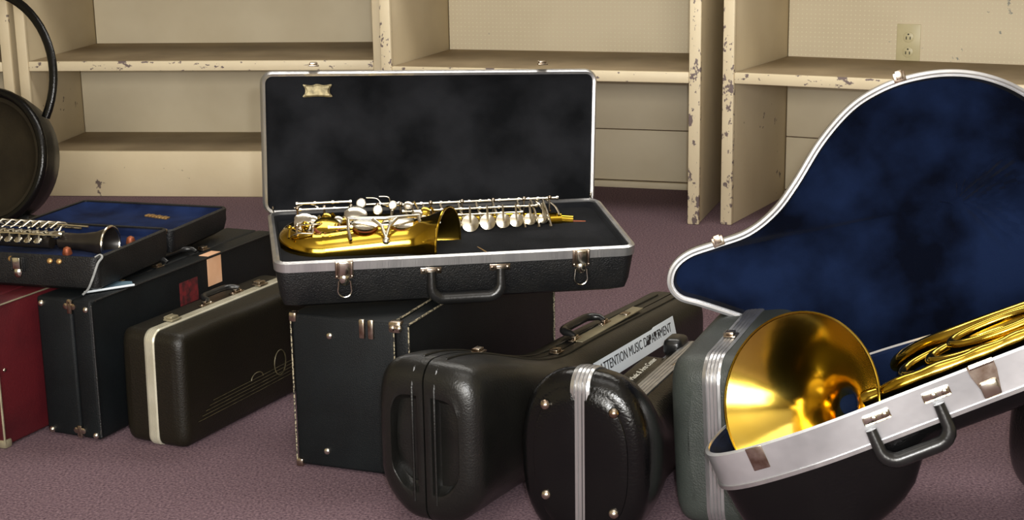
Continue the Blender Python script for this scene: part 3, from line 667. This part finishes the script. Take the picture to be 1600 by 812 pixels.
# ------------------------------------------------------------------ D : round case standing far left
Dc = thing('round_case', 'round dark case with brown lining and curved black hoop, at the left edge', 'instrument case', frame((-1.555, 4.55, .250), (.94, -.30, .05), (.0, .25, 1)))
P = [Vector((.19*math.cos(a)*(1.0), .20*math.sin(a))) for a in [2*PI*i/48 for i in range(48)]]
b = dish(P, [(.004, .0), (0, 0), (-.002, -.04), (.012, -.09), (.05, -.125), (.1, -.14)], True); obj('case_shell', b, abs_, Dc)
b = dish(P, [(.004, .002), (.03, .004), (.04, -.01), (.08, -.03)], True); obj('lining', b, plush_br, Dc)
b = bmesh.new(); tube(b, [(p.x*.98, p.y*.98, .006) for p in P], .014, 10, closed=True); obj('rim', b, gloss, Dc)
b = bmesh.new(); tube(b, [(-.08+.275*math.cos(a), .235+.275*math.sin(a), -.03) for a in [math.radians(-25+235*i/40) for i in range(41)]], .014, 12, flat=.7); obj('hoop', b, gloss, Dc)
b = bmesh.new(); box(b, -.12, .12, -.23, -.17, -.09, -.02, .01); obj('foot', b, black, Dc)

# ------------------------------------------------------------------ H : open horn case
HX = Vector((.44, -.10, .205))
HM = frame((.43, 2.11, .248), HX, (.15, 1, .0))
H = thing('horn_case', 'open shaped case with navy plush lid and bright aluminium band holding a brass horn', 'instrument case', HM)
P = catmull([Vector(q) for q in ((-.165, .02), (-.12, -.02), (0, -.038), (.15, -.03), (.3, -.02), (.46, -.012), (.58, .01), (.62, .08), (.58, .15), (.42, .16), (.25, .17), (.1, .2), (-.02, .2), (-.1, .16), (-.155, .09))], 8)
ar = sum(P[i].x*P[(i+1) % len(P)].y-P[(i+1) % len(P)].x*P[i].y for i in range(len(P)))
if ar < 0: P.reverse()
BW = .052
b = hoop(P, [(-.003, .0), (-.003, -BW), (-.0005, -BW-.003), (.003, -BW), (.004, -.004), (.003, .002)]); obj('aluminium_band', b, alu_b, H)
b = hoop(P, [(-.0055, -BW+.002), (-.0055, -BW-.004), (.0, -BW-.004), (.0, -BW+.002)]); obj('band_bead', b, alu, H)
def podh(x, y):
    u = (x+.016)/.148; q = max(0, 1-u*u); r = max(0, 1-abs((y-.06)/.118)**2.6)
    return .118*(q**.5)*(r**.5)+.105*sm(.34-abs(u), 0, .3)*(r**.5)
b = bmesh.new(); rings = []
DN = (HM.to_3x3().inverted() @ Vector((0, 0, -1))*.35+Vector((0, 0, -.65))); N = len(P); K_ = 34
axis_pts = []
rings.append([(p.x, p.y, -BW+.004) for p in P])
for i in range(0, K_+1):
    t = i/K_; ring = []
    for p in P:
        a = Vector((max(-.0, min(.5, p.x*.9)), .075)); q = p.lerp(a, t)
        e = .034*math.sqrt(1-(1-min(1, t*4))**2) if t > 0 else 0
        hh_ = podh(q.x, q.y)*(min(1, t*14)**.5 if t > 0 else 0); ring.append((q.x+DN.x*hh_, q.y+DN.y*hh_, -BW-e+DN.z*hh_))
    rings.append(ring)
rings_mesh(b, rings, False, False); bmesh.ops.remove_doubles(b, verts=b.verts, dist=1e-5); obj('case_body', b, gloss, H)
b = bmesh.new(); rings = [[(q.x, q.y, z) for q in inset(P, d)] for d, z in ((.004, -.001), (.010, -.004), (.014, -.022))]
Pi = inset(P, .014)
for i in range(1, K_+1):
    t = i/K_; ring = []
    for p in Pi:
        q = p.lerp(Vector((max(0, min(.5, p.x*.9)), .075)), t); hh_ = max(0, podh(q.x, q.y)*.8*min(1, t*10)**.6)
        ring.append((q.x+DN.x*hh_, q.y+DN.y*hh_, -.022-.03*math.sqrt(1-(1-min(1, t*4))**2)+DN.z*hh_))
    rings.append(ring)
rings_mesh(b, rings, False, False); bmesh.ops.remove_doubles(b, verts=b.verts, dist=1e-5); obj('tray_lining', b, plush_n, H)
# front curve helper
def front(x, z=0, out=.0035):
    best = None
    for p, q in zip(P, P[1:]+P[:1]):
        if p.y < .05 and (p.x-x)*(q.x-x) <= 0 and abs(p.x-q.x) > 1e-6:
            t = (x-p.x)/(q.x-p.x); best = (p.lerp(q, t), (q-p).normalized())
    p, d = best
    if d.x < 0: d = -d
    n = Vector((d.y, -d.x, 0)); d3 = Vector((d.x, d.y, 0))
    M = Matrix((d3, Vector((0, 0, 1)), n)).transposed().to_4x4(); M.translation = Vector((p.x, p.y, z))+n*out; return M
b = bmesh.new(); box(b, -.013, .013, -.034, .002, -.001, .0012, .001, M=front(-.088)); obj('latch', b, nickel, H)['label'] = 'flat dull latch plate'
HH = handle(H, Matrix(front(.128, -.028)), .100, .054, .0112, up=-1, out=.012, plates=False)
for x in (.092, .180):
    b = bmesh.new(); M2 = front(x, -.016); box(b, -.02, .02, -.007, .007, 0, .0018, .003, M=M2); 
    for q in (-.004, .012): screw(b, (q, 0, .0018), .005, .002, M2)
    obj('handle_bracket', b, silver, H)
M2 = front(.250, 0); b = bmesh.new()
rings_mesh(b, [[(-.019, .004, 0), (.019, .004, 0), (.019, -.01, 0), (.013, -.046, 0), (-.009, -.046, 0), (-.018, -.01, 0)], [(-.019, .004, .004), (.019, .004, .004), (.019, -.01, .006), (.012, -.046, .006), (-.008, -.046, .006), (-.018, -.01, .006)]]); b.transform(M2)
p = obj('latch', b, nickel, H); b = bmesh.new(); box(b, -.012, .013, -.046, -.022, .005, .010, .003, M=M2); tube(b, [M2 @ Vector((-.016, .003, .004)), M2 @ Vector((.018, .003, .004))], .004, 8); obj('latch_tongue', b, silver, p)
# lid: outline in a plane facing the camera, slightly leaning back
LO = Vector((.70, 2.50, .50)); LMw = frame(LO, (1, -.12, 0.0), (0, .10, 1))
LMl = HM.inverted() @ LMw
def lidpt(px, py):
    d = fwd + rgt*((px-800)/F) - upv*((py-406)/F); n = LMw.to_3x3() @ Vector((0, 0, 1))
    t = (LO-cam.location).dot(n)/d.dot(n); q = LMw.inverted() @ (cam.location+d*t); return Vector((q.x, q.y))
LP = [lidpt(*q) for q in ((1044, 445), (1050, 416), (1075, 394), (1120, 378), (1168, 360), (1208, 328), (1240, 285), (1280, 220), (1325, 168), (1370, 138), (1420, 119), (1480, 110), (1540, 116), (1600, 140), (1655, 185), (1700, 250), (1718, 330), (1700, 420), (1655, 500), (1570, 560), (1450, 575), (1330, 555), (1230, 524), (1150, 496), (1095, 478), (1060, 467))]
LP = catmull(LP, 6)
ar = sum(LP[i].x*LP[(i+1) % len(LP)].y-LP[(i+1) % len(LP)].x*LP[i].y for i in range(len(LP)))
if ar < 0: LP.reverse()
b = hoop(LP, [(-.001, .003), (-.002, -.010), (.004, -.012), (.0095, -.006), (.0095, .0), (.0065, -.001), (.006, .003), (.003, .0045)]); b.transform(LMl); obj('lid_rim', b, alu_b, H)
b = bmesh.new(); rings = [[(q.x, q.y, z) for q in inset(LP, d)] for d, z in ((.004, -.003), (0, -.01), (-.001, -.03), (.006, -.05))]
c2 = Vector((.05, -.02)); base = inset(LP, .006)
for k_, z in ((.85, -.075), (.6, -.1), (.3, -.11), (.05, -.112)): rings.append([(c2.x+(q.x-c2.x)*k_, c2.y+(q.y-c2.y)*k_, z) for q in base])
rings_mesh(b, rings, False, True); b.transform(LMl); obj('case_lid', b, gloss, H)
b = bmesh.new(); base = inset(LP, .010); rings = [[(q.x, q.y, -.002) for q in base], [(q.x, q.y, -.02) for q in inset(LP, .014)]]
b0 = inset(LP, .014)
for j in range(1, 19):
    k_ = 1-j/19.0; ring = []
    for q in b0:
        x, y = c2.x+(q.x-c2.x)*k_, c2.y+(q.y-c2.y)*k_
        z = -.02-.05*(1-k_**1.6)
        z += .012*math.exp(-((x-.10)**2+(y-.0)**2)/.006)*0-.014*math.sin(9*x+14*y)*(1-k_)+.010*sm(.8-k_, 0, .6)*math.sin(22*x-10*y)
        d = (x-.13)*.75+(y+.02)*.66; e = -(x-.13)*.66+(y+.02)*.75
        if abs(e) < .07 and abs(d) < .07: z += .0036*math.sin(e*520)
        ring.append((x, y, z))
    rings.append(ring)
rings_mesh(b, rings, False, True); b.transform(LMl); obj('lid_lining', b, plush_n, H)['label'] = 'navy blue plush lining'
for px, py in ((1405, 121), (1122, 377)):
    q = lidpt(px, py); ang = math.degrees(math.atan2(LP[0].y*0+ (lidpt(px+10, py-(3 if px > 1300 else 4)).y-q.y), lidpt(px+10, py-(3 if px > 1300 else 4)).x-q.x))
    b = bmesh.new(); M2 = LMl @ Matrix.Translation((q.x, q.y, .004)) @ rotM('Z', ang); box(b, -.010, .010, -.008, .009, -.004, .002, .001, M=M2); box(b, -.006, .006, -.003, .012, .0, .004, .001, M=M2); obj('lid_catch', b, nickel, H)

# the horn itself
HN = thing('brass_horn', 'shiny brass horn with its wide bell facing front in the aluminium banded case', 'horn', HM)
BR = .134
BMh = Matrix.Translation((-.014, .052, .014)) @ rotM('Z', -24) @ rotM('X', 90-30)
def bell_prof(u):  # u 0 rim .. 1 throat
    return .016+(BR-.016)*(1-u)**3.0, -.22*u**.9
pr_o = [bell_prof(i/24) for i in range(25)]
b = bmesh.new(); lathe(b, [(r, z) for r, z in pr_o][::-1]+[(r-.0012, z+.0002) for r, z in pr_o], 72, BMh, cap=False); bellh = obj('bell', b, brass_d, HN)
b = bmesh.new(); tube(b, [BMh @ Vector((BR*math.cos(a), BR*math.sin(a), .0)) for a in [2*PI*i/72 for i in range(72)]], .0022, 8, closed=True); obj('bell_rim', b, brass, bellh)
b = bmesh.new(); tube(b, catmull([Vector(q) for q in ((.065, .235, -.085), (.10, .22, -.05), (.16, .16, -.010), (.25, .13, .004), (.4, .12, .005))], 8, False), [.016-.004*i/32 for i in range(33)], 16); obj('branch_tube', b, brass, HN)
for cx, cy, rx, ry, z, r in ((.27, .06, .085, .036, .002, .009), (.290, .065, .07, .03, .014, .007), (.22, .07, .08, .045, -.006, .008)):
    b = bmesh.new(); tube(b, [(cx+rx*math.cos(a), cy+ry*math.sin(a), z) for a in [2*PI*i/40 for i in range(40)]], r, 12, closed=True); obj('tubing_coil', b, brass, HN)
b = bmesh.new(); pl = [(.08, .012, -.004), (.16, .002, .004), (.26, .004, .005), (.34, .01, .008), (.42, .02, .012), (.52, .03, .014)]
cp = catmull([Vector(q) for q in pl], 8, False); tube(b, cp, [.0125-.004*i/len(cp)+.0012*math.sin(i*1.3) for i in range(len(cp))], 14); obj('lead_tube', b, brass, HN)
for x in (.42, .455, .49):
    b = bmesh.new(); lathe(b, [(.015, -.03), (.015, .012), (.016, .013), (.016, .018), (.012, .022)], 20, Matrix.Translation((x, .065, .0))); obj('valve', b, silver, HN)
    b = bmesh.new(); tube(b, [(x-.03, .02, .026), (x-.005, .035, .03), (x, .06, .028)], .003, 8, flat=.6); lathe(b, [(.006, -.003), (.006, .003)], 12, Matrix.Translation((x-.004, .036, .03))); obj('valve_lever', b, silver, HN)

# ------------------------------------------------------------------ I : case at the bottom right corner
Ic = thing('instrument_case', 'black case with olive grey rounded edge, cut off at the bottom right corner', 'instrument case', heading((.975, 2.0, 0), -8))
moulded(Ic, .45, lambda s: .245, lambda s: .10, .05, .04, 2.6, mats=(gloss, gloss), strip=oliveg, sw=.02, sout=.003)
b = bmesh.new(); tube(b, [(-.085, .0+.055*(1-math.cos(a)), .13+.1*math.sin(a)) for a in [math.radians(-80+160*i/16) for i in range(17)]], .006, 8); obj('edge_bead', b, oliveg, Ic)

# ------------------------------------------------------------------ writing on the trombone cases
def flank(casem, x, y, z, lean=14):
    """frame on the right flank of a case: x along its length, y up, z outwards"""
    return casem @ Matrix.Translation((x, y, z)) @ rotM('Z', 90) @ rotM('X', 90-lean)
SM = flank(E.matrix_world, SGX, SGY, SGZ, SGL)
sg = thing('paper_sign', 'white paper sign with black capital lettering stuck on the long black trombone case', 'sign', SM)
b = bmesh.new(); Q = [(-.178, -.023), (.178, -.021), (.178, .022), (.084, .022), (.078, .0195), (-.178, .0205)]
rings_mesh(b, [[(x, y, 0) for x, y in Q], [(x, y, .0012) for x, y in Q]]); obj('card', b, paper, sg, smooth=False)
text_obj('lettering', 'ATTENTION MUSIC DEPARTMENT', .026, ink, sg, Matrix.Translation((0, .003, .0014)), .12, .80)
b = bmesh.new()
for x, y, r in ((.048, .000, .007), (.058, .006, .005), (.085, .009, .006), (.100, .004, .004)): box(b, x-r, x+r, y-.004, y+.004, .0014, .0020, .0005)
obj('ink_blot', b, ink, sg)
lp = bmesh.new(); box(lp, -.068, -.020, .335, .50, .150, .1655, .006, 3); lpo = obj('label_plate', lp, gloss, Fc)
text_obj('lettering', 'Music & Arts Center', .0165, whitei, lpo, ontop(-.043, .418, .1656), .35, .95)
lp = bmesh.new(); box(lp, -.05, -.012, .545, .60, .15, .186, .012, 3); obj('handle', lp, hgloss, Fc)
small_catch(Fc, ontop(.012, .44, .168), .6)
